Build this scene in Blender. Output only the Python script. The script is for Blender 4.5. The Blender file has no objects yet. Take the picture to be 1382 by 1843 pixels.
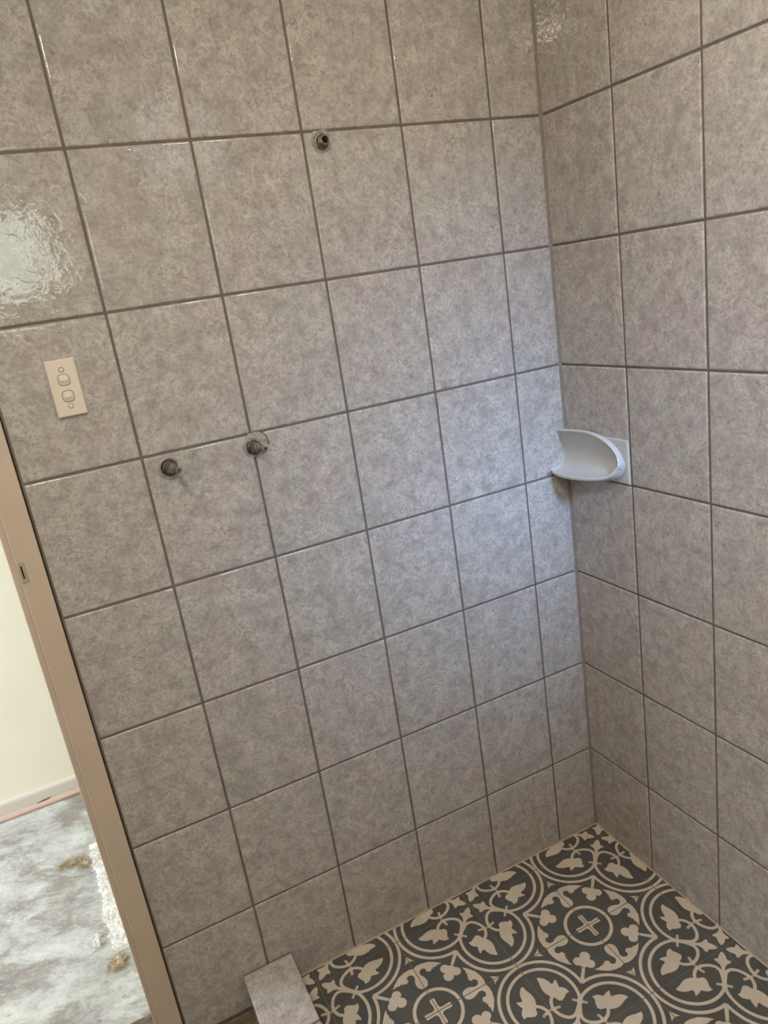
import bpy, bmesh, math, random
from mathutils import Vector, Matrix, Euler, noise
random.seed(7)
S = bpy.context.scene
COL = S.collection

# ------------------------------------------------------------------ camera, sky, lights, exposure
CAM_R = [[0.8920807220177936, -0.4272413971251123, -0.1471624068394661],
         [-0.2543366173031078, -0.20554484404599352, -0.9450207416691497],
         [0.37350350801969234, 0.8804635742997424, -0.29202572460024633]]
cam_d = bpy.data.cameras.new('camera')
cam = bpy.data.objects.new('camera', cam_d); COL.objects.link(cam)
r, dn, f = [Vector(v) for v in CAM_R]
m = Matrix((r, -dn, -f)).transposed().to_4x4()
m.translation = Vector((-1.0604, -1.3736, 1.4797))
cam.matrix_world = m
cam_d.sensor_fit = 'HORIZONTAL'; cam_d.sensor_width = 36.0
cam_d.lens = 1347.98 / 1382 * 36.0
cam_d.clip_start = 0.01
S.camera = cam

S.view_settings.view_transform = 'Standard'
S.view_settings.look = 'None'
S.view_settings.gamma = 1.0
S.view_settings.use_curve_mapping = False
S.view_settings.exposure = 0.0
S.cycles.use_denoising = True
S.cycles.max_bounces = 8
S.cycles.diffuse_bounces = 5
S.cycles.glossy_bounces = 4
S.cycles.sample_clamp_indirect = 80.0
S.cycles.caustics_reflective = False
S.cycles.caustics_refractive = False

W = bpy.data.worlds.new('world'); S.world = W; W.use_nodes = True
wn = W.node_tree.nodes; wl = W.node_tree.links
bg = wn['Background']
tc = wn.new('ShaderNodeTexCoord'); sx = wn.new('ShaderNodeSeparateXYZ'); rp = wn.new('ShaderNodeValToRGB')
wl.new(tc.outputs['Generated'], sx.inputs[0]); wl.new(sx.outputs['Z'], rp.inputs['Fac']); wl.new(rp.outputs['Color'], bg.inputs['Color'])
rp.color_ramp.elements[0].position = 0.0; rp.color_ramp.elements[0].color = (0.50, 0.55, 0.44, 1)
rp.color_ramp.elements[1].position = 0.5; rp.color_ramp.elements[1].color = (0.36, 0.56, 1.0, 1)
e_ = rp.color_ramp.elements.new(0.12); e_.color = (0.72, 0.82, 0.82, 1)
bg.inputs['Strength'].default_value = 2.2

def area(name, loc, to, sx_, sy_, power, color, shape='RECTANGLE', spread=180):
    l = bpy.data.lights.new(name, 'AREA'); l.shape = shape; l.size = sx_; l.size_y = sy_
    l.energy = power; l.color = color; l.spread = math.radians(spread)
    o = bpy.data.objects.new(name, l); COL.objects.link(o); o.location = loc
    o.rotation_euler = (Vector(to) - Vector(loc)).to_track_quat('-Z', 'Y').to_euler()
    return o
# daylight that comes in through the bathroom window (behind the camera)
area('window_daylight', (-1.125, -2.36, 1.78), (-1.125, 0, 1.78), 0.60, 0.42, 5.6, (0.82, 1.0, 0.90))
# blue light added for the corner, shining through an invented small high window
area('added_blue_light', (-0.296, -3.40, 2.76), (-0.12, 0, 0.98), 0.5, 0.4, 11.4, (0.35, 0.58, 1.0), spread=44)
# unseen fill light, added under the ceiling to brighten the shower corner
area('added_shower_fill', (-0.42, -0.85, 2.385), (-0.42, -0.85, 0), 0.16, 0.16, 7.0, (1.0, 0.79, 0.56), 'DISK')
# warm ceiling lamp of the bathroom
area('ceiling_lamp_light', (-1.25, -1.46, 2.352), (-1.25, -1.46, 0), 0.30, 0.30, 19.0, (1.0, 0.91, 0.77), 'DISK')
# daylight in the hall, from its window at the far left
area('hall_daylight', (-3.3, 0.62, 1.45), (-1.0, 0.72, 0.35), 0.85, 1.7, 62.0, (0.82, 0.885, 1.0))
area('hall_skylight', (-1.75, 0.65, 2.38), (-1.70, 0.65, 0), 1.0, 0.7, 2.0, (0.98, 1.0, 1.0))

# ------------------------------------------------------------------ helpers
def link(name, me, mats, parent=None, smooth=False):
    o = bpy.data.objects.new(name, me); COL.objects.link(o)
    for mt in (mats if isinstance(mats, (list, tuple)) else [mats]): me.materials.append(mt)
    if parent: o.parent = parent
    if smooth:
        for p in me.polygons: p.use_smooth = True
    return o
def obj(name, bm, mats, parent=None, smooth=False):
    me = bpy.data.meshes.new(name); bmesh.ops.recalc_face_normals(bm, faces=bm.faces); bm.to_mesh(me); bm.free()
    return link(name, me, mats, parent, smooth)
def struct(o): o['kind'] = 'structure'; return o
def tag(o, label, cat, group=None):
    o['label'] = label; o['category'] = cat
    if group: o['group'] = group
    return o
def thing(name, loc, label, cat, group=None, rot=(0, 0, 0)):
    o = bpy.data.objects.new(name, None); COL.objects.link(o); o.location = loc; o.rotation_euler = rot
    o.empty_display_size = 0.02
    return tag(o, label, cat, group)
def box(bm, a, b, bevel=0, seg=2):
    res = bmesh.ops.create_cube(bm, size=1)
    vs = res['verts']
    for v in vs:
        v.co = Vector([(a[i] + b[i]) / 2 + v.co[i] * (b[i] - a[i]) for i in range(3)])
    if bevel:
        es = list({e for v in vs for e in v.link_edges})
        bmesh.ops.bevel(bm, geom=es, offset=bevel, segments=seg, affect='EDGES', profile=0.6)
def loft(bm, rings, cap0=True, cap1=True, closed=True):
    vr = [[bm.verts.new(p) for p in rg] for rg in rings]
    n = len(vr[0])
    for a, b in zip(vr[:-1], vr[1:]):
        for i in range(n if closed else n - 1):
            j = (i + 1) % n
            bm.faces.new((a[i], a[j], b[j], b[i]))
    if cap0: bm.faces.new(vr[0])
    if cap1: bm.faces.new(vr[-1][::-1])
    return vr
def lathe(bm, prof, axis=Vector((0, -1, 0)), org=Vector((0, 0, 0)), n=28, wob=0, seed=0, caps=(False, True)):
    """prof: (distance along axis, radius)"""
    z = axis.normalized(); x = z.orthogonal().normalized(); y = z.cross(x)
    rings = []
    for k, (h, rr) in enumerate(prof):
        ring = []
        for i in range(n):
            a = 2 * math.pi * i / n
            w = 1 + wob * noise.noise(Vector((math.cos(a) * 1.6 + seed, math.sin(a) * 1.6, k * 0.25)))
            ring.append(org + z * h + (x * math.cos(a) + y * math.sin(a)) * rr * w)
        rings.append(ring)
    loft(bm, rings, caps[0], caps[1])

# ------------------------------------------------------------------ materials
class NT:
    def __init__(s, name):
        s.m = bpy.data.materials.new(name); s.m.use_nodes = True
        s.t = s.m.node_tree; s.n = s.t.nodes; s.l = s.t.links
        s.b = s.n['Principled BSDF']; s.out = s.n['Material Output']
    def new(s, typ, **kw):
        nd = s.n.new(typ)
        for k, v in kw.items():
            if k in nd.inputs.keys():
                try: nd.inputs[k].default_value = v
                except Exception: pass
            else: setattr(nd, k, v)
        return nd
    def noise(s, vec, scale, detail=4, rough=0.55, dist=0.0):
        nd = s.new('ShaderNodeTexNoise'); nd.inputs['Scale'].default_value = scale
        nd.inputs['Detail'].default_value = detail; nd.inputs['Roughness'].default_value = rough; nd.inputs['Distortion'].default_value = dist
        if vec is not None: s.l.new(vec, nd.inputs['Vector'])
        return nd
    def ramp(s, fac, stops):
        nd = s.n.new('ShaderNodeValToRGB'); cr = nd.color_ramp
        cr.elements[0].position, cr.elements[0].color = stops[0][0], (*stops[0][1], 1)
        cr.elements[1].position, cr.elements[1].color = stops[-1][0], (*stops[-1][1], 1)
        for p, c in stops[1:-1]:
            e = cr.elements.new(p); e.color = (*c, 1)
        s.l.new(fac, nd.inputs['Fac']); return nd
    def mix(s, fac, a, b, mode='MIX'):
        nd = s.n.new('ShaderNodeMix'); nd.data_type = 'RGBA'; nd.blend_type = mode
        for i, v in ((0, fac), (6, a), (7, b)):
            if isinstance(v, (int, float)): nd.inputs[i].default_value = v
            elif isinstance(v, tuple): nd.inputs[i].default_value = (*v, 1) if len(v) == 3 else v
            else: s.l.new(v, nd.inputs[i])
        return nd.outputs[2]
    def bump(s, h, strength, dist, prev=None):
        nd = s.n.new('ShaderNodeBump'); nd.inputs['Strength'].default_value = strength; nd.inputs['Distance'].default_value = dist
        s.l.new(h, nd.inputs['Height'])
        if prev is not None: s.l.new(prev, nd.inputs['Normal'])
        return nd.outputs['Normal']
    def math(s, op, a, b=0.0):
        nd = s.n.new('ShaderNodeMath'); nd.operation = op
        for i, v in enumerate((a, b)):
            if isinstance(v, (int, float)): nd.inputs[i].default_value = v
            else: s.l.new(v, nd.inputs[i])
        return nd.outputs[0]
    def set(s, **kw):
        for k, v in kw.items():
            k = k.replace('_', ' ')
            if isinstance(v, (int, float)): s.b.inputs[k].default_value = v
            elif isinstance(v, tuple): s.b.inputs[k].default_value = (*v, 1)
            else: s.l.new(v, s.b.inputs[k])

def tile_glaze(name, gain=1.0, wavy=1.0):
    t = NT(name)
    co = t.new('ShaderNodeTexCoord').outputs['Object']
    at = t.new('ShaderNodeAttribute', attribute_name='tile_shift')
    ad = t.new('ShaderNodeVectorMath', operation='ADD'); t.l.new(co, ad.inputs[0]); t.l.new(at.outputs['Vector'], ad.inputs[1])
    v = ad.outputs[0]
    big = t.noise(v, 44, 5, 0.62, 0.5)
    base = t.ramp(big.outputs['Fac'], [(0.32, (0.300*gain, 0.277*gain, 0.266*gain)), (0.48, (0.362*gain, 0.337*gain, 0.323*gain)), (0.64, (0.412*gain, 0.386*gain, 0.370*gain))])
    fine = t.noise(v, 150, 3, 0.6, 0.3)
    c = t.mix(0.75, base.outputs['Color'], t.ramp(fine.outputs['Fac'], [(0.32, (0.76, 0.75, 0.75)), (0.5, (1, 1, 1)), (0.70, (1.18, 1.17, 1.15))]).outputs['Color'], 'MULTIPLY')
    # thin pale crackle lines
    msk = t.ramp(t.noise(v, 22, 3).outputs['Fac'], [(0.38, (0.15, 0.15, 0.15)), (0.60, (1, 1, 1))])
    for sc, amt, w in ((36, 0.62, 0.034), (62, 0.62, 0.042)):
        vn = t.noise(v, sc, 2.5, 0.5, 1.4)
        d = t.math('ABSOLUTE', t.math('SUBTRACT', vn.outputs['Fac'], 0.5))
        line = t.ramp(d, [(0.0, (1, 1, 1)), (w, (0, 0, 0))])
        fac = t.math('MULTIPLY', t.math('MULTIPLY', line.outputs['Color'], msk.outputs['Color']), amt)
        c = t.mix(fac, c, (0.585*gain, 0.55*gain, 0.515*gain))
    # faint pink and green-grey clouds of the print
    tint = t.ramp(t.noise(v, 13, 2).outputs['Fac'], [(0.34, (0.96, 1.01, 0.98)), (0.5, (1, 1, 1)), (0.66, (1.03, 0.975, 0.975))])
    c = t.mix(0.6, c, tint.outputs['Color'], 'MULTIPLY')
    t.set(Base_Color=c, Roughness=0.025, IOR=1.45)
    wav = t.noise(co, 46, 2.5, 0.5, 1.1)
    n1 = t.bump(wav.outputs['Fac'], 1.0, 0.00042 * wavy)
    wav2 = t.noise(co, 120, 2, 0.5, 0.4)
    n2 = t.bump(wav2.outputs['Fac'], 1.0, 0.000055 * wavy, n1)
    t.set(Normal=n2)
    return t.m
M_TILE = tile_glaze('printed_wall_tile')
M_HOBTILE = tile_glaze('printed_hob_tile', 1.12, 0.5)

def rough_mat(name, stops, scale, rough=0.9, bump=0.0008, detail=6, dist=0.0, stretch=None, bscale=3.0, spec=0.3):
    t = NT(name)
    co = t.new('ShaderNodeTexCoord').outputs['Object']
    if stretch:
        mp = t.new('ShaderNodeMapping'); mp.inputs['Scale'].default_value = stretch[0]; mp.inputs['Rotation'].default_value = stretch[1]
        t.l.new(co, mp.inputs['Vector']); co = mp.outputs[0]
    nz = t.noise(co, scale, detail, 0.6, dist)
    t.set(Base_Color=t.ramp(nz.outputs['Fac'], stops).outputs['Color'], Roughness=rough)
    t.b.inputs['Specular IOR Level'].default_value = spec
    if bump: t.set(Normal=t.bump(t.noise(co, scale * bscale, 5).outputs['Fac'], 1.0, bump))
    return t.m
M_GROUT = rough_mat('wall_grout', [(0.3, (0.115, 0.098, 0.084)), (0.7, (0.17, 0.147, 0.128))], 30, 0.85, 0.0006)
M_SEAL = rough_mat('floor_edge_grout', [(0.3, (0.36, 0.29, 0.20)), (0.7, (0.50, 0.42, 0.31))], 60, 0.9, 0.0006)
M_CORNER = rough_mat('corner_sealant', [(0.3, (0.17, 0.148, 0.125)), (0.7, (0.235, 0.205, 0.175))], 50, 0.7, 0.0004)
M_FDARK = rough_mat('floor_tile_slate', [(0.3, (0.078, 0.080, 0.080)), (0.7, (0.108, 0.109, 0.107))], 14, 0.55, 0.0001)
M_FLIGHT = rough_mat('floor_tile_cream', [(0.3, (0.54, 0.475, 0.40)), (0.7, (0.64, 0.575, 0.495))], 14, 0.55, 0.0001)
M_FGROUT = rough_mat('floor_joint', [(0.3, (0.21, 0.185, 0.14)), (0.7, (0.28, 0.25, 0.19))], 40, 0.9, 0.0003)
M_FRAME = rough_mat('door_frame_paint', [(0.3, (0.50, 0.405, 0.325)), (0.7, (0.56, 0.455, 0.365))], 6, 0.42, 0.00015, spec=0.5)
M_PLAIN = rough_mat('plaster_white', [(0.3, (0.62, 0.60, 0.55)), (0.7, (0.68, 0.66, 0.61))], 5, 0.8, 0.0002)
M_HALLW = rough_mat('hall_cream_paint', [(0.3, (0.83, 0.795, 0.65)), (0.7, (0.88, 0.85, 0.72))], 3, 0.7, 0.0002)
M_CEMENT = rough_mat('mortar', [(0.25, (0.16, 0.14, 0.12)), (0.5, (0.34, 0.31, 0.28)), (0.75, (0.50, 0.46, 0.42))], 90, 0.95, 0.0012)
M_BROWNFLOOR = rough_mat('bare_screed', [(0.25, (0.055, 0.04, 0.028)), (0.5, (0.17, 0.13, 0.085)), (0.75, (0.36, 0.30, 0.19))], 26, 0.95, 0.002)

def plastic(name, col, rough=0.28):
    t = NT(name); co = t.new('ShaderNodeTexCoord').outputs['Object']
    nz = t.noise(co, 40, 2)
    t.set(Base_Color=t.ramp(nz.outputs['Fac'], [(0.3, tuple(c * 0.97 for c in col)), (0.7, col)]).outputs['Color'], Roughness=rough)
    return t.m
M_SWITCH = plastic('switch_cream_plastic', (0.70, 0.62, 0.53), 0.2)
M_ROCKER = plastic('switch_rocker_plastic', (0.64, 0.565, 0.485), 0.25)
M_GAP = plastic('switch_gap_shadow_line', (0.16, 0.13, 0.09), 0.6)
M_CERAMIC = plastic('white_ceramic', (0.47, 0.475, 0.465), 0.14)
M_STEEL = plastic('strike_steel', (0.40, 0.335, 0.27), 0.4)
M_BLACK = plastic('hole_shade_black', (0.012, 0.011, 0.010), 0.9)  # near-black colour paints in the shade inside holes and slots
def metal(name, a, b, rough):
    t = NT(name); co = t.new('ShaderNodeTexCoord').outputs['Object']
    nz = t.noise(co, 160, 5, 0.65)
    t.set(Base_Color=t.ramp(nz.outputs['Fac'], [(0.35, a), (0.65, b)]).outputs['Color'], Roughness=rough, Metallic=0.6)
    t.set(Normal=t.bump(nz.outputs['Fac'], 1.0, 0.0008))
    return t.m
M_BRASS = metal('tarnished_brass', (0.05, 0.042, 0.036), (0.34, 0.31, 0.27), 0.5)
M_DARKBRASS = metal('dirty_brass', (0.035, 0.03, 0.026), (0.19, 0.165, 0.145), 0.6)
M_NIPPLE = metal('nickel_thread', (0.05, 0.048, 0.038), (0.34, 0.32, 0.26), 0.32)

# hall floor: glue-stained bare concrete
t = NT('hall_bare_concrete')
co = t.new('ShaderNodeTexCoord').outputs['Object']
mp = t.new('ShaderNodeMapping'); mp.inputs['Scale'].default_value = (1.0, 1.0, 1.0); mp.inputs['Rotation'].default_value = (0, 0, 0.35)
mp2 = t.new('ShaderNodeMapping'); mp2.inputs['Scale'].default_value = (1.0, 1.5, 1.0); t.l.new(co, mp.inputs[0]); t.l.new(mp.outputs[0], mp2.inputs[0])
v = mp2.outputs[0]
c = t.ramp(t.noise(v, 8, 10, 0.75, 0.3).outputs['Fac'], [(0.34, (0.27, 0.26, 0.25)), (0.45, (0.43, 0.43, 0.405)), (0.53, (0.53, 0.545, 0.515)), (0.66, (0.64, 0.665, 0.63))]).outputs['Color']
c = t.mix(t.ramp(t.noise(v, 5.5, 8, 0.72, 0.2).outputs['Fac'], [(0.50, (0, 0, 0)), (0.60, (0.72, 0.72, 0.72))]).outputs['Color'], c, (0.235, 0.20, 0.18))
c = t.mix(t.ramp(t.noise(v, 38, 8, 0.8, 0.6).outputs['Fac'], [(0.55, (0, 0, 0)), (0.68, (0.8, 0.8, 0.8))]).outputs['Color'], c, (0.22, 0.21, 0.20))
c = t.mix(t.ramp(t.noise(v, 60, 8, 0.8, 0.8).outputs['Fac'], [(0.56, (0, 0, 0)), (0.70, (0.9, 0.9, 0.9))]).outputs['Color'], c, (0.80, 0.81, 0.78))
t.set(Base_Color=c, Roughness=0.8, Normal=t.bump(t.noise(v, 60, 6, 0.7).outputs['Fac'], 1.0, 0.003))
M_HALLF = t.m

# hall skirting: cream paint, pink stain and chips low down
t = NT('hall_skirting_paint')
co = t.new('ShaderNodeTexCoord').outputs['Object']
sp = t.new('ShaderNodeSeparateXYZ'); t.l.new(co, sp.inputs[0])
zz = t.math('ADD', sp.outputs['Z'], t.math('MULTIPLY', t.noise(co, 30, 6, 0.7).outputs['Fac'], 0.03))
c = t.mix(t.ramp(zz, [(0.001, (1, 1, 1)), (0.022, (0, 0, 0))]).outputs['Color'], (0.66, 0.60, 0.53), (0.66, 0.43, 0.33))
t.set(Base_Color=c, Roughness=0.5)
M_SKIRT = t.m
M_CHIP = rough_mat('bare_timber_chip', [(0.3, (0.13, 0.07, 0.045)), (0.7, (0.34, 0.20, 0.13))], 80, 0.9, 0.001)
M_UNDERLAY = rough_mat('white_underlay_foam', [(0.3, (0.72, 0.68, 0.60)), (0.5, (0.90, 0.90, 0.86)), (0.7, (0.96, 0.96, 0.94))], 45, 0.95, 0.004)
M_JUTE = rough_mat('jute_fibre', [(0.3, (0.42, 0.31, 0.17)), (0.7, (0.74, 0.66, 0.50))], 60, 0.95, 0.001)

t = NT('window_glass')
gl = t.new('ShaderNodeBsdfGlossy'); gl.inputs['Roughness'].default_value = 0.02
tr = t.new('ShaderNodeBsdfTransparent'); mx = t.new('ShaderNodeMixShader'); fr = t.new('ShaderNodeFresnel'); fr.inputs['IOR'].default_value = 1.45
t.l.new(fr.outputs[0], mx.inputs[0]); t.l.new(tr.outputs[0], mx.inputs[1]); t.l.new(gl.outputs[0], mx.inputs[2]); t.l.new(mx.outputs[0], t.out.inputs[0])
M_GLASS = t.m
t = NT('lamp_diffuser'); t.set(Base_Color=(0.9, 0.85, 0.75)); t.b.inputs['Emission Color'].default_value = (1, 0.72, 0.44, 1); t.b.inputs['Emission Strength'].default_value = 2.0
M_LAMP = t.m

# ------------------------------------------------------------------ tiled walls
JOINT = 0.0042; FACE = 0.0021
def tiles_mesh(bm, lay, rects, frame, holes=()):
    """rects in wall (a, z) coordinates; frame(a, z, h) gives the point h in front of the wall face"""
    for k, (a0, a1, z0, z1) in enumerate(rects):
        sh = Vector((random.uniform(-9, 9), random.uniform(-9, 9), random.uniform(-9, 9)))
        tx, tz = random.uniform(-1, 1) * 0.0028, random.uniform(-1, 1) * 0.0028
        ca, cz = (a0 + a1) / 2, (z0 + z1) / 2
        g = JOINT / 2
        rings = []
        for ins, h in ((0.0, -0.0030), (0.0, -FACE * 0.9), (0.0005, -FACE * 0.55), (0.0013, -FACE * 0.27), (0.0024, -FACE * 0.10), (0.0036, -FACE * 0.02), (0.0050, 0.0)):
            i = g + ins
            pts = [(a0 + i, z0 + i), (a1 - i, z0 + i), (a1 - i, z1 - i), (a0 + i, z1 - i)]
            # rounded tile corners
            rr = 0.0016; ring = []
            for q, (pa, pz) in enumerate(pts):
                sa, sz = ((1, 1), (-1, 1), (-1, -1), (1, -1))[q]
                for w in range(3):
                    ang = [math.pi, 1.5 * math.pi, 0, 0.5 * math.pi][q] + w * math.pi / 4
                    ring.append((pa + sa * rr + rr * math.cos(ang), pz + sz * rr + rr * math.sin(ang)))
            rings.append([frame(a, z, h + (a - ca) * tx + (z - cz) * tz) for a, z in ring])
        vr = [[bm.verts.new(p) for p in rg] for rg in rings]
        fs = []
        for A, B in zip(vr[:-1], vr[1:]):
            for i in range(12):
                fs.append(bm.faces.new((A[i], A[(i + 1) % 12], B[(i + 1) % 12], B[i])))
        fs.append(bm.faces.new(vr[-1]))
        for fc in fs:
            fc.smooth = True; fc.material_index = 0
            for lp in fc.loops: lp[lay] = (sh.x, sh.y, sh.z)
ZR = [1.7509, 1.4969, 1.2448, 0.9957, 0.7453, 0.4935, 0.24]
ZL = [2.40, 2.255, 2.0035] + ZR + [-0.0125]
def cols(vals): return list(zip(vals[1:], vals[:-1]))
XL = [0.0, -0.1202, -0.3209, -0.5214, -0.7217, -0.9231, -1.1215]
YR = [0.0, 0.2009, 0.4007, 0.6013, 0.8018, 1.0022, 1.2027, 1.4032, 1.6036, 1.804, 2.0045, 2.19]
def rects_of(aa, zz): return [(min(a, b), max(a, b), zz[j + 1], zz[j]) for a, b in zip(aa[:-1], aa[1:]) for j in range(len(zz) - 1)]

def tiled_wall(name, rects, frame, slabs):
    bm = bmesh.new(); lay = bm.loops.layers.float_vector.new('tile_shift')
    tiles_mesh(bm, lay, rects, frame)
    nf = len(bm.faces)
    for a, b, mi in slabs:
        n0 = len(bm.faces); box(bm, a, b); bm.faces.ensure_lookup_table()
        for fc in list(bm.faces)[n0:]: fc.material_index = mi; fc.smooth = False
    me = bpy.data.meshes.new(name); bmesh.ops.recalc_face_normals(bm, faces=bm.faces); bm.to_mesh(me); bm.free()
    return struct(link(name, me, [M_TILE, M_GROUT, M_PLAIN, M_HALLW]))

# back wall (shower fittings); its face is the plane y = 0
BR = rects_of(XL, ZL)
wall_back = tiled_wall('wall_back', BR, lambda a, z, h: Vector((a, -h, z)),
           [((-1.1225, FACE, -0.016), (0.10, 0.012, 2.40), 1), ((-1.1225, 0.012, -0.10), (0.10, 0.10, 2.40), 3),
            ((-2.10, 0.002, 2.06), (-1.1225, 0.10, 2.40), 2), ((-2.20, 0.002, -0.10), (-1.98, 0.10, 2.40), 2)])
# right wall; turned by a hair, as the corner is not quite square
TH = -0.0199
def rframe(a, z, h): return Vector((math.sin(TH) * -a - h, -a * math.cos(TH), z))
RR = rects_of(YR, [2.40, 2.255, 2.0035] + ZR + [-0.045])
wr = tiled_wall('wall_right', [r_ for r_ in RR], rframe, [])
bm = bmesh.new()
bm.from_mesh(wr.data)
def slab_r(a0, a1, h0, h1, z0, z1, mi):
    n0 = len(bm.faces)
    P = [rframe(a, z, h) for a in (a0, a1) for h in (h0, h1) for z in (z0, z1)]
    vs = [bm.verts.new(p) for p in P]
    for q in ((0, 1, 3, 2), (4, 6, 7, 5), (0, 4, 5, 1), (2, 3, 7, 6), (0, 2, 6, 4), (1, 5, 7, 3)):
        fc = bm.faces.new([vs[i] for i in q]); fc.material_index = mi
slab_r(-0.05, 2.24, -FACE, -0.10, -0.10, 2.40, 1)
bmesh.ops.recalc_face_normals(bm, faces=bm.faces); bm.to_mesh(wr.data); bm.free()

# corner sealant line (mitred grout) where the two tiled walls meet
bm = bmesh.new()
loft(bm, [[Vector((-0.0052, 0.002, z)), Vector((0.003, -0.0052, z)), Vector((0.006, 0.006, z))] for z in (-0.015, 2.4)])
struct(obj('trim_3', bm, M_CORNER))

# other walls of the bathroom (behind the camera)
bm = bmesh.new(); box(bm, (-2.10, -2.30, -0.10), (-2.0, 0.002, 2.40)); struct(obj('wall_left', bm, M_PLAIN))
bm = bmesh.new()
WX0, WX1, WZ0, WZ1 = -1.43, -0.81, 1.57, 2.00
VX0, VX1, VZ0, VZ1 = -0.44, -0.05, 1.99, 2.33
box(bm, (-2.10, -2.30, -0.10), (WX0, -2.20, 2.40)); box(bm, (WX1, -2.30, -0.10), (VX0, -2.20, 2.40))
box(bm, (VX1, -2.30, -0.10), (0.15, -2.20, 2.40)); box(bm, (VX0, -2.30, -0.10), (VX1, -2.20, VZ0)); box(bm, (VX0, -2.30, VZ1), (VX1, -2.20, 2.40))
box(bm, (WX0, -2.30, -0.10), (WX1, -2.20, WZ0)); box(bm, (WX0, -2.30, WZ1), (WX1, -2.20, 2.40))
struct(obj('wall_front', bm, M_PLAIN))
win = bmesh.new()
for a, b in (((WX0, -2.28, WZ0), (WX0 + 0.03, -2.24, WZ1)), ((WX1 - 0.03, -2.28, WZ0), (WX1, -2.24, WZ1)), ((WX0, -2.28, WZ0), (WX1, -2.24, WZ0 + 0.03)),
             ((WX0, -2.28, WZ1 - 0.03), (WX1, -2.24, WZ1)), ((-0.915, -2.28, WZ0), (-0.885, -2.24, WZ1))):
    box(win, a, b, 0.003)
w1 = struct(obj('window_1', win, M_PLAIN))
bm = bmesh.new(); box(bm, (WX0 + 0.02, -2.263, WZ0 + 0.02), (WX1 - 0.02, -2.259, WZ1 - 0.02)); obj('pane', bm, M_GLASS, w1)
bm = bmesh.new(); box(bm, (-2.10, -2.30, 2.40), (0.15, 0.10, 2.48)); struct(obj('ceiling', bm, M_PLAIN))
win = bmesh.new()  # unseen high window, added to let the blue light reach the corner
for a, b in (((VX0, -2.28, VZ0), (VX0 + 0.02, -2.24, VZ1)), ((VX1 - 0.02, -2.28, VZ0), (VX1, -2.24, VZ1)), ((VX0, -2.28, VZ0), (VX1, -2.24, VZ0 + 0.02)), ((VX0, -2.28, VZ1 - 0.02), (VX1, -2.24, VZ1))):
    box(win, a, b, 0.003)
w2 = struct(obj('added_window', win, M_PLAIN))
bm = bmesh.new(); box(bm, (VX0 + 0.01, -2.263, VZ0 + 0.01), (VX1 - 0.01, -2.259, VZ1 - 0.01)); obj('pane', bm, M_GLASS, w2)
# ceiling lamp body
lm = thing('ceiling_lamp', (-1.25, -1.46, 2.40), 'round white ceiling lamp above the bathroom floor', 'lamp')
bm = bmesh.new(); lathe(bm, [(0, 0.165), (0.012, 0.165), (0.020, 0.155), (0.020, 0.0005)], Vector((0, 0, -1)), n=40); obj('lamp_base', bm, M_PLAIN, lm, True)
bm = bmesh.new(); lathe(bm, [(0.020, 0.150), (0.030, 0.146), (0.040, 0.133), (0.045, 0.10), (0.0465, 0.0005)], Vector((0, 0, -1)), n=40); obj('lamp_diffuser', bm, M_LAMP, lm, True)

sl = thing('added_fill_fixture', (-0.42, -0.85, 2.40), 'small round white fixture added for the fill light above the shower corner', 'lamp')  # invented fixture that gives the added fill light a body
bm = bmesh.new(); lathe(bm, [(0, 0.10), (0.010, 0.10), (0.014, 0.094), (0.014, 0.083), (0.004, 0.081), (0.004, 0.0005)], Vector((0, 0, -1)), n=36); obj('lamp_base', bm, M_PLAIN, sl, True)

# ------------------------------------------------------------------ patterned shower floor
GX, GY, FTH = -0.003, 0.0208, -0.0028
OX, OY, FS = 0.0317, 0.0429, 0.2001
def floor_pt(u, v, h=0.0):
    a, b = u * FS, v * FS; c_, s_ = math.cos(FTH), math.sin(FTH)
    x = -OX - (a * c_ - b * s_); y = -OY - (a * s_ + b * c_)
    return Vector((x, y, GX * x + GY * y + h))
def arc(cx, cy, r_, a0, a1, n):
    return [(cx + r_ * math.cos(a0 + (a1 - a0) * i / n), cy + r_ * math.sin(a0 + (a1 - a0) * i / n)) for i in range(n + 1)]
def smooth(pts, it=1, closed=False):
    for _ in range(it):
        q = []
        n = len(pts)
        rng = range(n) if closed else range(n - 1)
        if not closed: q.append(pts[0])
        for i in rng:
            a, b = pts[i], pts[(i + 1) % n]
            q += [(a[0] * .75 + b[0] * .25, a[1] * .75 + b[1] * .25), (a[0] * .25 + b[0] * .75, a[1] * .25 + b[1] * .75)]
        if not closed: q.append(pts[-1])
        pts = q
    return pts
def stroke(pts, w, round_=(False, False)):
    """list of polygons for a line of half width w (w may be (w0, w1))"""
    w0, w1 = w if isinstance(w, tuple) else (w, w)
    n = len(pts); L = []; Rr = []
    for i, p in enumerate(pts):
        a = pts[max(0, i - 1)]; b = pts[min(n - 1, i + 1)]
        dx, dy = b[0] - a[0], b[1] - a[1]; l = math.hypot(dx, dy) or 1
        ww = w0 + (w1 - w0) * i / (n - 1)
        L.append((p[0] - dy / l * ww, p[1] + dx / l * ww)); Rr.append((p[0] + dy / l * ww, p[1] - dx / l * ww))
    out = [[L[i], L[i + 1], Rr[i + 1], Rr[i]] for i in range(n - 1)]
    if round_[0]: out.append(arc(pts[0][0], pts[0][1], w0 * 1.15, 0, 2 * math.pi, 12)[:-1])
    if round_[1]: out.append(arc(pts[-1][0], pts[-1][1], w1 * 1.15, 0, 2 * math.pi, 12)[:-1])
    return out
class Layers(list):
    def __init__(s): s.k = 0
    def __iadd__(s, polys): s.k += 1; s.extend((s.k, p) for p in polys); return s
    def append(s, p): s.k += 1; list.append(s, (s.k, p))
HALF = Layers()   # shapes on one side, mirrored across the diagonal u = v
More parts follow.
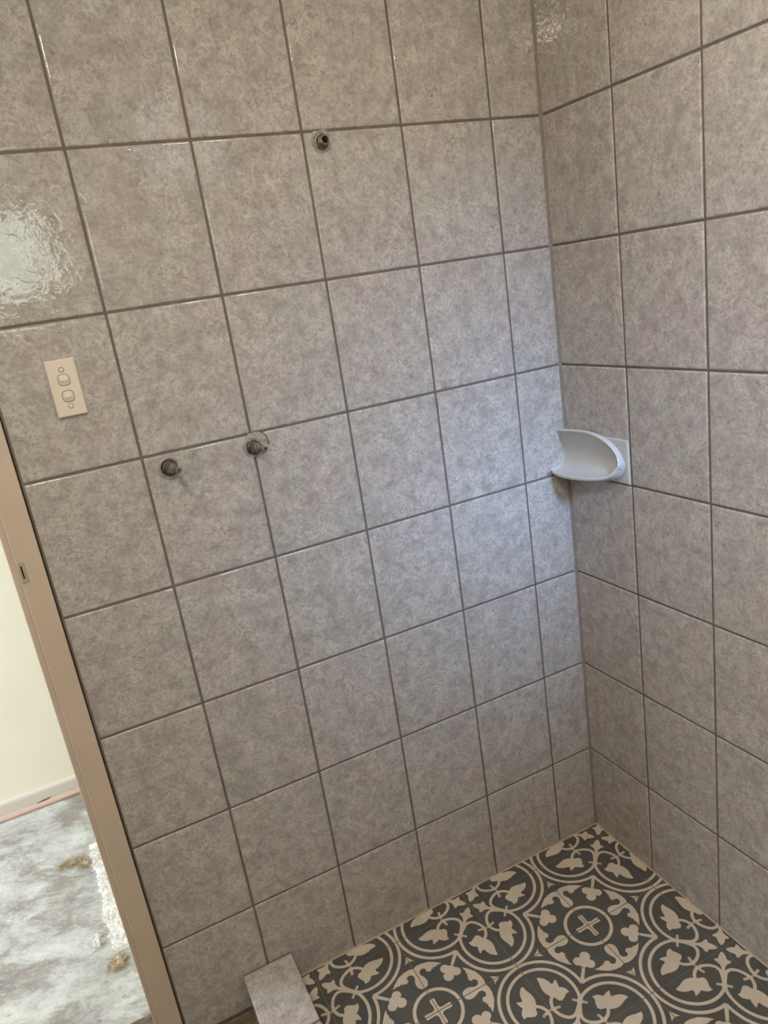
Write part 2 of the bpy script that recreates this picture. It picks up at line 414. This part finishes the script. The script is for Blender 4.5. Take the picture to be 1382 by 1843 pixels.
CEN = Layers()    # shapes that sit on the diagonal or are symmetric already
a_d = math.atan2(0.337 - 0.51, 0.337)
HALF += stroke(arc(0, 0.51, 0.378, a_d, math.pi / 2, 30), 0.0175)
a_o = math.atan2(0.470 - 0.51, 0.470)
HALF += stroke(arc(0, 0.51, 0.471, a_o, math.pi / 2, 34), 0.0175)
CEN += stroke([(0.185, 0.185), (0.24, 0.24), (0.30, 0.30), (0.365, 0.365)], (0.019, 0.027))
CEN += stroke([(0.366, 0.272), (0.272, 0.366)], 0.0135, (True, True))
HALF += stroke(smooth([(0.285, 0.275), (0.225, 0.195), (0.220, 0.135), (0.255, 0.085), (0.31, 0.05), (0.371, 0.031), (0.425, 0.037), (0.475, 0.064), (0.505, 0.10), (0.515, 0.135)], 2), 0.0175)
HALF += stroke([(0.40, 0.034), (0.395, 0.0)], 0.013)
HALF += stroke([(0.384, 0.045), (0.386, 0.070), (0.378, 0.096)], 0.015, (False, True))
leaf = [(0.529, 0.085), (0.571, 0.068), (0.606, 0.062), (0.655, 0.068), (0.705, 0.084), (0.765, 0.093), (0.757, 0.122), (0.724, 0.156), (0.68, 0.178), (0.628, 0.189), (0.630, 0.216), (0.652, 0.247), (0.637, 0.255), (0.594, 0.247), (0.558, 0.234), (0.539, 0.26), (0.508, 0.285), (0.456, 0.292), (0.460, 0.254), (0.437, 0.215), (0.419, 0.171), (0.435, 0.139), (0.47, 0.126), (0.50, 0.118)]
HALF.append(leaf)
fl = [(0.0267, 0.0267), (0.062, 0.029), (0.098, 0.045), (0.120, 0.062), (0.140, 0.056), (0.168, 0.043), (0.173, 0.073), (0.166, 0.104), (0.172, 0.135), (0.186, 0.160), (0.215, 0.19)]
CEN.append(fl + [(b, a) for a, b in fl[:0:-1]])
CEN += stroke([(0.475, 0.475), (0.60, 0.60)], (0.022, 0.016))
for cc in ((0.704, 0.704, 0.058), (0.600, 0.694, 0.052), (0.694, 0.600, 0.052), (0.635, 0.635, 0.045)):
    CEN.append(arc(cc[0], cc[1], cc[2], 0, 2 * math.pi, 20)[:-1])
CEN += stroke(arc(1, 1, 0.258, math.pi, 1.5 * math.pi, 22), 0.019)
HALF.append([(0.875, 1.0), (0.846, 1.0), (0.840, 0.988), (0.845, 0.975), (0.858, 0.969), (0.94, 0.974), (0.966, 0.966), (1.0, 1.0)])
HALF.append([(0.688, 1.0), (0.686, 0.972), (0.668, 0.948), (0.640, 0.935), (0.605, 0.933), (0.565, 0.943), (0.522, 0.964), (0.485, 0.959), (0.461, 0.922), (0.474, 0.889), (0.497, 0.879), (0.518, 0.887), (0.537, 0.864), (0.541, 0.838), (0.523, 0.824), (0.530, 0.806), (0.511, 0.797), (0.522, 0.772), (0.513, 0.747), (0.522, 0.688), (0.474, 0.738), (0.424, 0.81), (0.402, 0.886), (0.397, 0.95), (0.412, 1.0)])
HALF.append([(0.235, 1.0), (0.280, 0.972), (0.328, 0.944), (0.312, 0.972), (0.310, 1.0)])
SHAPES = [(k, p) for k, p in CEN] + [(k + 30, p) for k, p in HALF] + [(k + 50, [(b, a) for a, b in p]) for k, p in HALF]

bm = bmesh.new()
g = 0.0045
for iu in range(-1, 6):
    for iv in range(-1, 12):
        # dark body of the tile
        c4 = [floor_pt(iu + a, iv + b, 0.0) for a, b in ((g, g), (1 - g, g), (1 - g, 1 - g), (g, 1 - g))]
        lo = [p - Vector((0, 0, 0.006)) for p in c4]
        vt = [bm.verts.new(p) for p in c4]; vl = [bm.verts.new(p) for p in lo]
        fc = bm.faces.new(vt); fc.material_index = 0
        for i in range(4):
            fc = bm.faces.new((vt[i], vl[i], vl[(i + 1) % 4], vt[(i + 1) % 4])); fc.material_index = 0
        fu = (lambda t_: t_) if iu % 2 == 0 else (lambda t_: 1 - t_)
        fv = (lambda t_: t_) if iv % 2 == 0 else (lambda t_: 1 - t_)
        for lift, s_ in SHAPES:
            pts = []
            for a, b in s_:
                a = min(max(fu(a), g), 1 - g); b = min(max(fv(b), g), 1 - g)
                pt = floor_pt(iu + a, iv + b, 0.00018 + lift * 0.000006)
                if not pts or (pt - pts[-1]).length > 1e-6: pts.append(pt)
            if len(pts) > 2 and (pts[0] - pts[-1]).length < 1e-6: pts.pop()
            if len(pts) < 3: continue
            try:
                fc = bm.faces.new([bm.verts.new(p) for p in pts]); fc.material_index = 1
            except ValueError: pass
# keep what lies inside the shower (the rest would be inside the walls and the hob)
for co_, no_ in (((0.06, 0, 0), (1, 0, 0)), ((0, 0.02, 0), (0, 1, 0)), ((-0.93, 0, 0), (-1, 0, 0)), ((0, -2.2, 0), (0, -1, 0))):
    bmesh.ops.bisect_plane(bm, geom=bm.verts[:] + bm.edges[:] + bm.faces[:], plane_co=co_, plane_no=no_, clear_outer=True)
for fc in bm.faces:
    if fc.normal.z < 0 and fc.material_index == 1: fc.normal_flip()
n0 = len(bm.faces)
P = [floor_pt(u, v_, -0.0009) for u, v_ in ((-0.4, -0.4), (4.6, -0.4), (4.6, 11), (-0.4, 11))]
vs = [bm.verts.new(p) for p in P] ; vb = [bm.verts.new((p.x, p.y, -0.10)) for p in P]
for q in ([vs[0], vs[1], vs[2], vs[3]], [vb[3], vb[2], vb[1], vb[0]]): bm.faces.new(q).material_index = 2
for i in range(4): bm.faces.new((vs[i], vb[i], vb[(i + 1) % 4], vs[(i + 1) % 4])).material_index = 2
me = bpy.data.meshes.new('floor'); bm.to_mesh(me); bm.free()
struct(link('floor', me, [M_FDARK, M_FLIGHT, M_FGROUT]))

# pale grout line along the foot of the tiled walls
bm = bmesh.new()
rng_ = random.Random(3)
def seal(pts, nrm):
    rings = []
    for p in pts:
        w = 0.0027 + 0.0014 * noise.noise(Vector((p.x * 40, p.y * 40, 0)))
        rings.append([p + Vector((0, 0, w * 1.0)) + nrm * -0.0005, p + nrm * w * 0.6 + Vector((0, 0, w * 0.5)), p + nrm * w * 1.15 + Vector((0, 0, 0.0004)), p + nrm * -0.003 - Vector((0, 0, 0.002))])
    loft(bm, rings)
seal([Vector((-0.872 + i * 0.872 / 60, 0, GX * (-0.872 + i * 0.872 / 60))) for i in range(61)], Vector((0, -1, 0)))
def rw_floor(a): p = rframe(a, 0, 0); return Vector((p.x, p.y, GX * p.x + GY * p.y))
seal([rw_floor(i * 1.9 / 100) for i in range(101)], Vector((-1, 0, 0)))
struct(obj('trim_2', bm, M_SEAL))

# ------------------------------------------------------------------ bare bathroom floor left of the hob, threshold, hall floor
bm = bmesh.new(); box(bm, (-2.0, -2.20, -0.10), (-0.96, 0.0, -0.0175)); struct(obj('floor_bathroom', bm, M_BROWNFLOOR))
bm = bmesh.new(); box(bm, (-1.98, 0.0, -0.10), (-1.1225, 0.118, -0.0175)); struct(obj('floor_threshold', bm, M_BROWNFLOOR))
bm = bmesh.new(); box(bm, (-3.6, 0.10, -0.12), (0.10, 1.30, -0.02)); struct(obj('floor_hall', bm, M_HALLF))
HY = 1.135
bm = bmesh.new(); box(bm, (-3.6, HY, -0.02), (0.10, HY + 0.10, 2.40)); struct(obj('wall_hall', bm, M_HALLW))
bm = bmesh.new(); box(bm, (-3.6, 0.10, 2.40), (0.10, HY + 0.1, 2.48)); struct(obj('ceiling_hall', bm, M_PLAIN))
bm = bmesh.new(); box(bm, (-3.7, 0.0, -0.12), (-3.6, HY + 0.1, 2.48)); struct(obj('wall_hall_left', bm, M_PLAIN))
bm = bmesh.new(); box(bm, (0.10, 0.10, -0.12), (0.20, HY + 0.1, 2.48)); struct(obj('wall_hall_right', bm, M_PLAIN))
bm = bmesh.new(); box(bm, (-3.6, 0.05, -0.1), (-2.20, 0.10, 2.40)); struct(obj('wall_hall_front', bm, M_PLAIN))
# skirting: rounded top, small foot bead
bm = bmesh.new()
prof = [(HY, -0.018), (HY - 0.017, -0.018), (HY - 0.019, -0.010), (HY - 0.0165, -0.004), (HY - 0.014, 0.002), (HY - 0.013, 0.034), (HY - 0.0115, 0.041), (HY - 0.008, 0.0455), (HY, 0.047)]
loft(bm, [[Vector((x, y, z)) for y, z in prof] for x in (-3.6, 0.10)])
bb = obj('baseboard_hall', bm, M_SKIRT); struct(bb)
# chipped spot on the skirting
bm = bmesh.new()
ring = []
for i in range(26):
    a = 2 * math.pi * i / 26
    rr = 1 + 0.45 * noise.noise(Vector((math.cos(a) * 2, math.sin(a) * 2, 4)))
    ring.append((-1.385 + 0.024 * rr * math.cos(a), 0.0035 + 0.0034 * rr * math.sin(a) + 0.0045 * math.cos(a) * 0.6))
loft(bm, [[Vector((x, HY - 0.0125, z)) for x, z in ring], [Vector((x, HY - 0.0148, z)) for x, z in ring]])
obj('paint_chip', bm, M_CHIP, bb)

# ------------------------------------------------------------------ door frame (right jamb) with strike plate
bm = bmesh.new()
box(bm, (-1.1765 + 0.0105, -0.0055, -0.10), (-1.1245, 0.112, 2.06), 0.0022, 3)
box(bm, (-1.1775, 0.0005, -0.10), (-1.1655, 0.112, 2.06), 0.0025, 3)
box(bm, (-1.98, -0.0055, 2.005), (-1.1250, 0.112, 2.06), 0.002, 2)
jm = struct(obj('trim_1', bm, M_FRAME, smooth=False))
st = bpy.data.objects.new('strike_plate', None)
bm = bmesh.new()
box(bm, (-1.1645, -0.0068, 1.0805), (-1.1535, -0.0052, 1.1170), 0.0012, 3)
sp_ = obj('strike_plate', bm, M_STEEL, jm)
bpy.data.objects.remove(st)
bm = bmesh.new(); box(bm, (-1.1605, -0.00725, 1.0880), (-1.1580, -0.0067, 1.1110), 0.0004, 1); obj('latch_slot', bm, M_BLACK, sp_)  # raised black bar painted as the shade in the slot

# ------------------------------------------------------------------ tiled hob
HZ = 0.083; SL = Vector((0.0003, 0, 0))
hob = thing('shower_hob', (-0.926, 0, -0.02), 'low grey tiled shower hob butting against the back wall at the floor', 'step')
def hframe_top(a, z, h): return Vector((a, -z, HZ + h)) - hob.location
def hframe_side(a, z, h): return Vector((-0.981 - h, -a, z)) - hob.location
def tile_part(name, rect, frame, mat, parent):
    bm = bmesh.new(); lay = bm.loops.layers.float_vector.new('tile_shift')
    tiles_mesh(bm, lay, [rect], frame)
    return obj(name, bm, mat, parent)
ys = [0.0025, 0.192, 0.392, 0.592, 0.792, 0.992, 1.19]
for a, b in zip(ys[:-1], ys[1:]):
    tile_part('top_tile', (-0.9835, -0.868, a, b), hframe_top, M_HOBTILE, hob)
    tile_part('side_tile', (a + 0.004, b + 0.004, -0.018, HZ - 0.0035), hframe_side, M_HOBTILE, hob)
bm = bmesh.new(); box(bm, (-0.9790 - hob.location.x, -1.19, 0.0), (-0.8715 - hob.location.x, -0.0015, HZ - 0.0022 + 0.02)); obj('core', bm, M_GROUT, hob)
# rubbly mortar where the hob, the wall and the bare floor meet
bm = bmesh.new()
bmesh.ops.create_grid(bm, x_segments=50, y_segments=50, size=0.5)
for v_ in bm.verts:
    x = -1.05 + v_.co.x * 0.16; y = -0.065 + v_.co.y * 0.12
    edge = min(1, max(0, (0.5 - abs(v_.co.x)) * 8)) * min(1, max(0, (0.5 - abs(v_.co.y)) * 8))
    nn = noise.fractal(Vector((x * 45, y * 45, 2)), 1.0, 2.0, 4)
    v_.co = Vector((x, y, -0.0185 + edge * max(0, 0.0035 + nn * 0.006)))
tag(obj('mortar_rubble', bm, M_BROWNFLOOR), 'brownish crumbly mortar rubble on the bare floor left of the tiled hob', 'rubble')['kind'] = 'stuff'

# ------------------------------------------------------------------ light switch
sw = thing('light_switch', (-1.0142, 0, 1.3885), 'cream double light switch on the tiled wall above the door frame', 'switch', rot=(0, math.radians(0.0), 0))
bm = bmesh.new()
def rrect(w, h, rad, n=6):
    out = []
    for cx, cz, a0 in ((w - rad, h - rad, 0), (-w + rad, h - rad, 90), (-w + rad, -h + rad, 180), (w - rad, -h + rad, 270)):
        for i in range(n + 1):
            a = math.radians(a0 + 90 * i / n); out.append((cx + rad * math.cos(a), cz + rad * math.sin(a)))
    return out
loft(bm, [[Vector((x, -y, z)) for x, z in rrect(w, h, rd)] for w, h, rd, y in ((0.0238, 0.0472, 0.0012, 0), (0.0238, 0.0472, 0.0012, 0.0045), (0.0234, 0.0468, 0.0016, 0.0058), (0.0222, 0.0456, 0.002, 0.0068), (0.0212, 0.0446, 0.002, 0.0070))])
obj('wall_plate', bm, M_SWITCH, sw)
def ringed(name, z, wr_, hr_, rad, parent, mat, dome=0.0014):
    bm = bmesh.new()
    n = 7
    loft(bm, [[Vector((x, -0.0069 - y, z + zz_)) for x, zz_ in rrect(w, h, min(rd, w, h) , n)] for w, h, rd, y in
              ((wr_, hr_, rad, 0), (wr_, hr_, rad, 0.0004), (wr_ - 0.0009, hr_ - 0.0009, rad - 0.0006, 0.0004), (wr_ - 0.0009, hr_ - 0.0009, rad - 0.0006, -0.0004))], cap1=True)
    gp = obj('shadow_gap', bm, M_GAP, None)
    bm = bmesh.new()
    loft(bm, [[Vector((x, -0.0066 - y, z + zz_ )) for x, zz_ in rrect(w, h, rd, n)] for w, h, rd, y in
              ((wr_ - 0.0008, hr_ - 0.0008, rad - 0.0006, 0), (wr_ - 0.0008, hr_ - 0.0008, rad - 0.0006, 0.0006), (wr_ - 0.0016, hr_ - 0.0016, rad - 0.0012, dome), (wr_ * 0.5, hr_ * 0.45, rad * 0.4, dome + 0.0003))])
    o = obj(name, bm, mat, parent)
    gp.parent = o
    return o
for z in (0.0135, -0.0135):
    rk = ringed('rocker', z, 0.0096, 0.0096, 0.0068, sw, M_ROCKER)
    bm = bmesh.new()
    loft(bm, [[Vector((x, -0.0078 - y, z - 0.0005 + zz_)) for x, zz_ in rrect(w, h, 0.0008, 3)] for w, h, y in ((0.0062, 0.0042, 0), (0.0059, 0.0034, 0.0012), (0.0054, 0.0016, 0.0018), (0.0050, 0.0009, 0.0019))])
    obj('toggle_ridge', bm, M_ROCKER, rk)
ringed('screw_cap', 0.0300, 0.0044, 0.0044, 0.0043, sw, M_SWITCH, 0.0008)
ringed('screw_cap', -0.0300, 0.0044, 0.0044, 0.0043, sw, M_SWITCH, 0.0008)

# ------------------------------------------------------------------ tap bodies and shower outlet
def collar(bm, r_out, r_in, h, seed, wob=0.12):
    lathe(bm, [(-0.001, r_out), (h * 0.5, r_out * 0.985), (h, r_out * 0.93), (h * 1.1, (r_out + r_in) / 2), (h * 0.8, r_in * 1.05), (-0.0015, r_in)], n=40, wob=wob, seed=seed, caps=(False, False))
def tap(loc, label, seed, r_out, tipdir):
    t_ = thing('tap_spindle', loc, label, 'tap')
    ax = Vector(tipdir)
    bm = bmesh.new(); collar(bm, r_out, 0.0148, 0.0015, seed, 0.12); obj('mortar_ring', bm, M_CEMENT, t_, True)
    bm = bmesh.new(); lathe(bm, [(0.0002, 0.0152), (0.0004, 0.0005)], n=28); obj('hole', bm, M_BLACK, t_)  # flat black disc painted as the hole's shade, nothing is cut
    bm = bmesh.new()
    lathe(bm, [(0.0006, 0.0140), (0.005, 0.0140), (0.0062, 0.0124)], ax, n=28, wob=0.10, seed=seed + 3, caps=(False, True)); obj('bonnet', bm, M_DARKBRASS, t_, True)
    bm = bmesh.new()
    lathe(bm, [(0.005, 0.0124), (0.013, 0.0124), (0.0142, 0.0110), (0.0146, 0.0095)], ax, n=6, wob=0.03, seed=seed + 1, caps=(False, True)); obj('hex_collar', bm, M_DARKBRASS, t_)
    bm = bmesh.new()
    lathe(bm, [(0.012, 0.0090), (0.024, 0.0090), (0.0252, 0.0074), (0.031, 0.0070), (0.0318, 0.0058)], ax, n=24, wob=0.05, seed=seed, caps=(False, True)); obj('gland_nut', bm, M_BRASS, t_)
    bm = bmesh.new()
    pr = [(0.031, 0.0050)]
    for k in range(9): pr += [(0.0325 + k * 0.0019, 0.0050), (0.0335 + k * 0.0019, 0.0044)]
    pr += [(0.0505, 0.0046), (0.0510, 0.0030), (0.0495, 0.0026)]
    lathe(bm, pr, ax, n=18); s_ = obj('spindle', bm, M_BRASS, t_, False)
    bm = bmesh.new(); lathe(bm, [(0.0494, 0.0028), (0.0496, 0.0003)], ax, n=14); obj('screw_hole', bm, M_BLACK, s_)
    return t_
tap((-0.8805, 0, 1.2170), 'left tap spindle of bare brass in a round mortar ring beneath a tile joint', 1, 0.0212, (0.16, -0.985, 0.045))
tap((-0.7220, 0, 1.2195), 'right tap spindle of bare brass in a chipped hole on the tile joint', 5, 0.0205, (0.18, -0.98, 0.03))
# chipped tile edge and mortar above the right tap
bm = bmesh.new()
ring = []
for i in range(40):
    a = 2 * math.pi * i / 40
    rr = 0.0235 + 0.004 * noise.noise(Vector((math.cos(a) * 2.2, math.sin(a) * 2.2, 9.3)))
    ring.append((-0.7150 + rr * math.cos(a), 1.2240 + rr * math.sin(a) * 1.02))
loft(bm, [[Vector((x, 0.0005, z)) for x, z in ring], [Vector((x, -0.0005, z)) for x, z in ring], [Vector((-0.715 + (x + 0.715) * 0.93, -0.0011, 1.224 + (z - 1.224) * 0.93)) for x, z in ring]])
obj('mortar_patch', bm, M_CEMENT, wall_back, True)
bm = bmesh.new()
n_ = 22
R0 = []; R1 = []
for i in range(n_ + 1):
    a = math.radians(-12 + 100 * i / n_); w = 0.0009 + 0.0006 * noise.noise(Vector((a * 3, 1, 1)))
    for L_, s__ in ((R0, 1), (R1, -1)): L_.append((-0.7150 + (0.0243 + s__ * w) * math.cos(a), 1.2240 + (0.0243 + s__ * w) * math.sin(a)))
rg = R0 + R1[::-1]
loft(bm, [[Vector((x, 0.0, z)) for x, z in rg], [Vector((x, -0.0009, z)) for x, z in rg]])
obj('chipped_edge', bm, M_DARKBRASS, wall_back)

no = thing('shower_outlet', (-0.4870, 0, 1.7330), 'threaded pipe nipple for the shower head high on the back wall', 'pipe')
bm = bmesh.new(); collar(bm, 0.0200, 0.0125, 0.0010, 11, 0.20); obj('mortar_ring', bm, M_CEMENT, no, True)
ax = Vector((0.10, -1, 0.02))
bm = bmesh.new(); lathe(bm, [(0.0003, 0.0150), (0.0018, 0.0142), (0.0025, 0.0118), (0.0015, 0.0095)], ax, n=30, wob=0.05, seed=2, caps=(False, False)); obj('pipe_socket', bm, M_NIPPLE, no, True)
bm = bmesh.new()
pr = [(0.0002, 0.0090)]
for k in range(7): pr += [(0.002 + k * 0.0018, 0.0094), (0.0029 + k * 0.0018, 0.0083)]
pr += [(0.0150, 0.0086), (0.0154, 0.0080), (0.0154, 0.0064), (0.0145, 0.0060), (0.0030, 0.0060)]
lathe(bm, pr, ax, n=30, caps=(False, False)); np_ = obj('pipe_nipple', bm, M_NIPPLE, no)
bm = bmesh.new(); lathe(bm, [(0.0045, 0.0061), (0.0046, 0.0004)], ax, n=20); obj('bore', bm, M_BLACK, np_)

# ------------------------------------------------------------------ corner soap dish
sd = thing('soap_dish', (0.0, 0.0, 0.9957), 'white ceramic scoop shaped soap dish set in the corner of the tiled walls', 'soap dish')
bm = bmesh.new()
ya, yb = 0.004, 0.1985
rings = []
for ins, h in ((0.0, -0.001), (0.0, 0.0018), (0.0012, 0.0034), (0.004, 0.0040)):
    rings.append([rframe(a, z, h) for a, z in ((ya + ins, 0.0022 + ins), (yb - ins, 0.0022 + ins), (yb - ins, 0.0985 - ins), (ya + ins, 0.0985 - ins))])
loft(bm, rings)
bpo = obj('back_plate', bm, M_CERAMIC, sd)
# rim curve: (y, x_upper, z_upper, x_lower, z_lower), heights above 0.9957
ST = [(-0.006, 0.0262, 0.1020, 0.0455, 0.0150), (0.010, 0.0248, 0.1020, 0.0478, 0.0135), (0.03, 0.0228, 0.1030, 0.0500, 0.0120), (0.055, 0.0210, 0.1045, 0.0518, 0.0125), (0.080, 0.0200, 0.1055, 0.0515, 0.0140), (0.105, 0.0195, 0.1040, 0.0500, 0.0160),
      (0.128, 0.0192, 0.0985, 0.0470, 0.0180), (0.146, 0.0190, 0.0920, 0.0430, 0.0205), (0.160, 0.0188, 0.0850, 0.0385, 0.0235), (0.171, 0.0186, 0.0765, 0.0335, 0.0280), (0.179, 0.0184, 0.0680, 0.0285, 0.0340), (0.1835, 0.0184, 0.0600, 0.0240, 0.0400), (0.1858, 0.0190, 0.0545, 0.0215, 0.0450), (0.1870, 0.0196, 0.0510, 0.0205, 0.0480)]
def qb(p0, p1, p2, p3, n):
    return [tuple(p0[k] * (1 - s) ** 3 + 3 * p1[k] * s * (1 - s) ** 2 + 3 * p2[k] * s * s * (1 - s) + p3[k] * s ** 3 for k in (0, 1)) for s in [i / n for i in range(n + 1)]]
rings = []
for k, (y, xu, zu, xl, zl) in enumerate(ST):
    end = k / (len(ST) - 1)
    dm = 0.0085 + 0.006 * end ** 3
    h_ = zu - zl
    T = 0.0034
    inner = qb((xu, zu), (0.001 + 0.0165 * end ** 4, zu - h_ * 0.12), (-0.004 + 0.0215 * end ** 4, zl - 0.006 * (1 - end)), (xl, zl), 12)
    # lower lip, underside to the plate, plate, upper lip
    lip = [(xl + T * 0.9, zl - T * 0.2), (xl + T * 1.1, zl - T * 1.6)]
    und = qb((xl + T * 0.6, zl - T * 2.6), (xl * 0.70, max(-0.004, zl - 0.012)), (xl * 0.42, max(-0.003, zl - 0.016)), (0.004, max(0.0, zl - 0.017)), 6)
    bk = [(0.003, zl + h_ * 0.4), (0.003, zu - 0.004)]
    top = [(0.004, min(zu + 0.004, 0.1035)), (xu * 0.55, zu + T * 1.6), (xu * 0.9, zu + T * 1.7), (xu + T * 0.5, zu + T * 0.9)]
    sec = inner + lip + und + bk + top
    sh = math.sin(TH) * -y
    rings.append([Vector((-x + sh, -y, z)) for x, z in sec])
zc = 0.0475
def filled(rg, w):      # close the groove between the two lips at the blind end of the scoop
    a, b = rg[-1], rg[13]; out = list(rg)
    for i in range(13):
        t_ = (i + 1) / 14; q = a.lerp(b, t_); q = q + Vector((-0.0012 * math.sin(math.pi * t_), 0, 0)); out[i] = rg[i].lerp(q, w)
    return out
last = filled(rings[len(ST) - 1], 1.0)
rings[len(ST) - 1] = filled(rings[len(ST) - 1], 0.75); rings[len(ST) - 2] = filled(rings[len(ST) - 2], 0.30)
for dy, kx, kz in ((0.0010, 0.985, 0.90), (0.0022, 0.94, 0.72), (0.0032, 0.84, 0.50), (0.0038, 0.66, 0.26)):
    rings.append([Vector((p.x * kx, -(0.1870 + dy), zc + (p.z - zc) * kz)) for p in last])
loft(bm := bmesh.new(), rings)
bo = obj('bowl', bm, M_CERAMIC, sd, True)
md = bo.modifiers.new('sub', 'SUBSURF'); md.levels = 2; md.render_levels = 2
# smear of beige sealant beside the dish
bm = bmesh.new(); bmesh.ops.create_icosphere(bm, subdivisions=3, radius=1)
for v_ in bm.verts:
    k_ = 1 + 0.3 * noise.noise(v_.co * 1.7)
    v_.co = Vector((-0.0540 + v_.co.x * 0.0070 * k_, v_.co.y * 0.0010, 1.0045 + v_.co.z * 0.0045 * k_ + v_.co.x * 0.001))
obj('sealant_smear', bm, M_CORNER, wall_back, True)

# ------------------------------------------------------------------ torn underlay left on the hall floor
rnd = random.Random(11)
def fibre(bm, p, d, L, r0, curl, seg=6):
    pts = []; q = Vector(p); dd = Vector(d).normalized()
    for i in range(seg + 1):
        pts.append(q.copy()); dd = (dd + Vector((rnd.uniform(-1, 1), rnd.uniform(-1, 1), rnd.uniform(-1, 0.8) * 0.6)) * curl).normalized()
        q = q + dd * L / seg
        q.z = max(q.z, -0.0192)
    rings = []
    for i, p_ in enumerate(pts):
        t_ = (pts[min(i + 1, seg)] - pts[max(i - 1, 0)]); t_ = t_.normalized() if t_.length > 1e-7 else Vector((1, 0, 0))
        n1 = t_.orthogonal().normalized(); n2 = t_.cross(n1)
        rr = r0 * (1 - 0.6 * i / seg)
        rings.append([p_ + (n1 * math.cos(a) + n2 * math.sin(a)) * rr for a in (0, 2.09, 4.19)])
    loft(bm, rings)
def tuft_mesh(x0, x1, y0, y1, h, edge_amp, seed, nx=70, ny=150, amp=1.0, taper=0.0):
    bm = bmesh.new(); V = {}
    for i in range(nx + 1):
        for j in range(ny + 1):
            u, w = i / nx, j / ny
            y = y0 + (y1 - y0) * w
            e0 = edge_amp * noise.fractal(Vector((y * 22, seed, 0)), 1.0, 2.0, 4)
            xl_ = x0 + e0 + taper * (1 - w); x = xl_ + (x1 - xl_) * u
            ed = min(1, u * 9) * min(1, (1 - u) * 9) * min(1, w * 14) * min(1, (1 - w) * 14)
            n_ = noise.fractal(Vector((x * 130, y * 130, seed)), 0.8, 2.1, 4)
            n2_ = abs(noise.noise(Vector((x * 330, y * 330, seed + 5))))
            V[i, j] = bm.verts.new((x, y, -0.0195 + ed ** 0.5 * max(0, h * (0.75 + amp * (0.55 * n_ + 0.7 * n2_)))))
    for i in range(nx):
        for j in range(ny): bm.faces.new((V[i, j], V[i + 1, j], V[i + 1, j + 1], V[i, j + 1]))
    return bm
ul = thing('torn_carpet_underlay', (0, 0, 0), 'torn strip of fluffy white carpet underlay on the concrete beside the door frame', 'carpet underlay')
obj('foam_strip', tuft_mesh(-1.268, -1.10, 0.345, 0.82, 0.0095, 0.018, 3.1, taper=0.022), M_UNDERLAY, ul, True)
bm = bmesh.new()
for i in range(520):
    y = rnd.uniform(0.34, 0.79); x = -1.264 + 0.022 * (1 - (y - 0.345) / 0.475) + 0.018 * noise.fractal(Vector((y * 22, 3.1, 0)), 1.0, 2.0, 4) + rnd.uniform(-0.004, 0.03)
    fibre(bm, (x, y, -0.014 + rnd.uniform(0, 0.007)), (-1 + rnd.uniform(-0.4, 1.2), rnd.uniform(-0.8, 0.8), 0.2), rnd.uniform(0.008, 0.028), 0.0006, 0.5)
fo = obj('loose_fibres', bm, M_UNDERLAY, ul); fo['kind'] = 'stuff'
def clump(label, cx, cy, rx, ry, n, mat, seed, h=0.010):
    bm = tuft_mesh(cx - rx, cx + rx, cy - ry, cy + ry, h, rx * 0.35, seed, 26, 30)
    for i in range(n):
        a = rnd.uniform(0, 6.28); q = rnd.uniform(0.2, 1)
        fibre(bm, (cx + rx * q * math.cos(a), cy + ry * q * math.sin(a), -0.013), (math.cos(a) + rnd.uniform(-.5, .5), math.sin(a) + rnd.uniform(-.5, .5), 0.1), rnd.uniform(0.01, 0.03), 0.0006, 0.6)
    return tag(obj('fibre_tuft', bm, mat, smooth=True), label, 'fibre tuft')
clump('long tan jute tuft lying furthest from the bathroom on the hall floor', -1.325, 0.765, 0.032, 0.007, 260, M_JUTE, 8.0, 0.005)
clump('tan jute tuft touching the white underlay strip at its far end', -1.288, 0.735, 0.011, 0.013, 150, M_JUTE, 12.0, 0.006)
clump('white fibre tuft lying loose nearest the bathroom on the hall floor', -1.281, 0.410, 0.010, 0.026, 110, M_UNDERLAY, 15.0, 0.009)
clump('tan jute tuft at the near end of the white underlay strip', -1.238, 0.310, 0.016, 0.018, 200, M_JUTE, 19.0, 0.008)
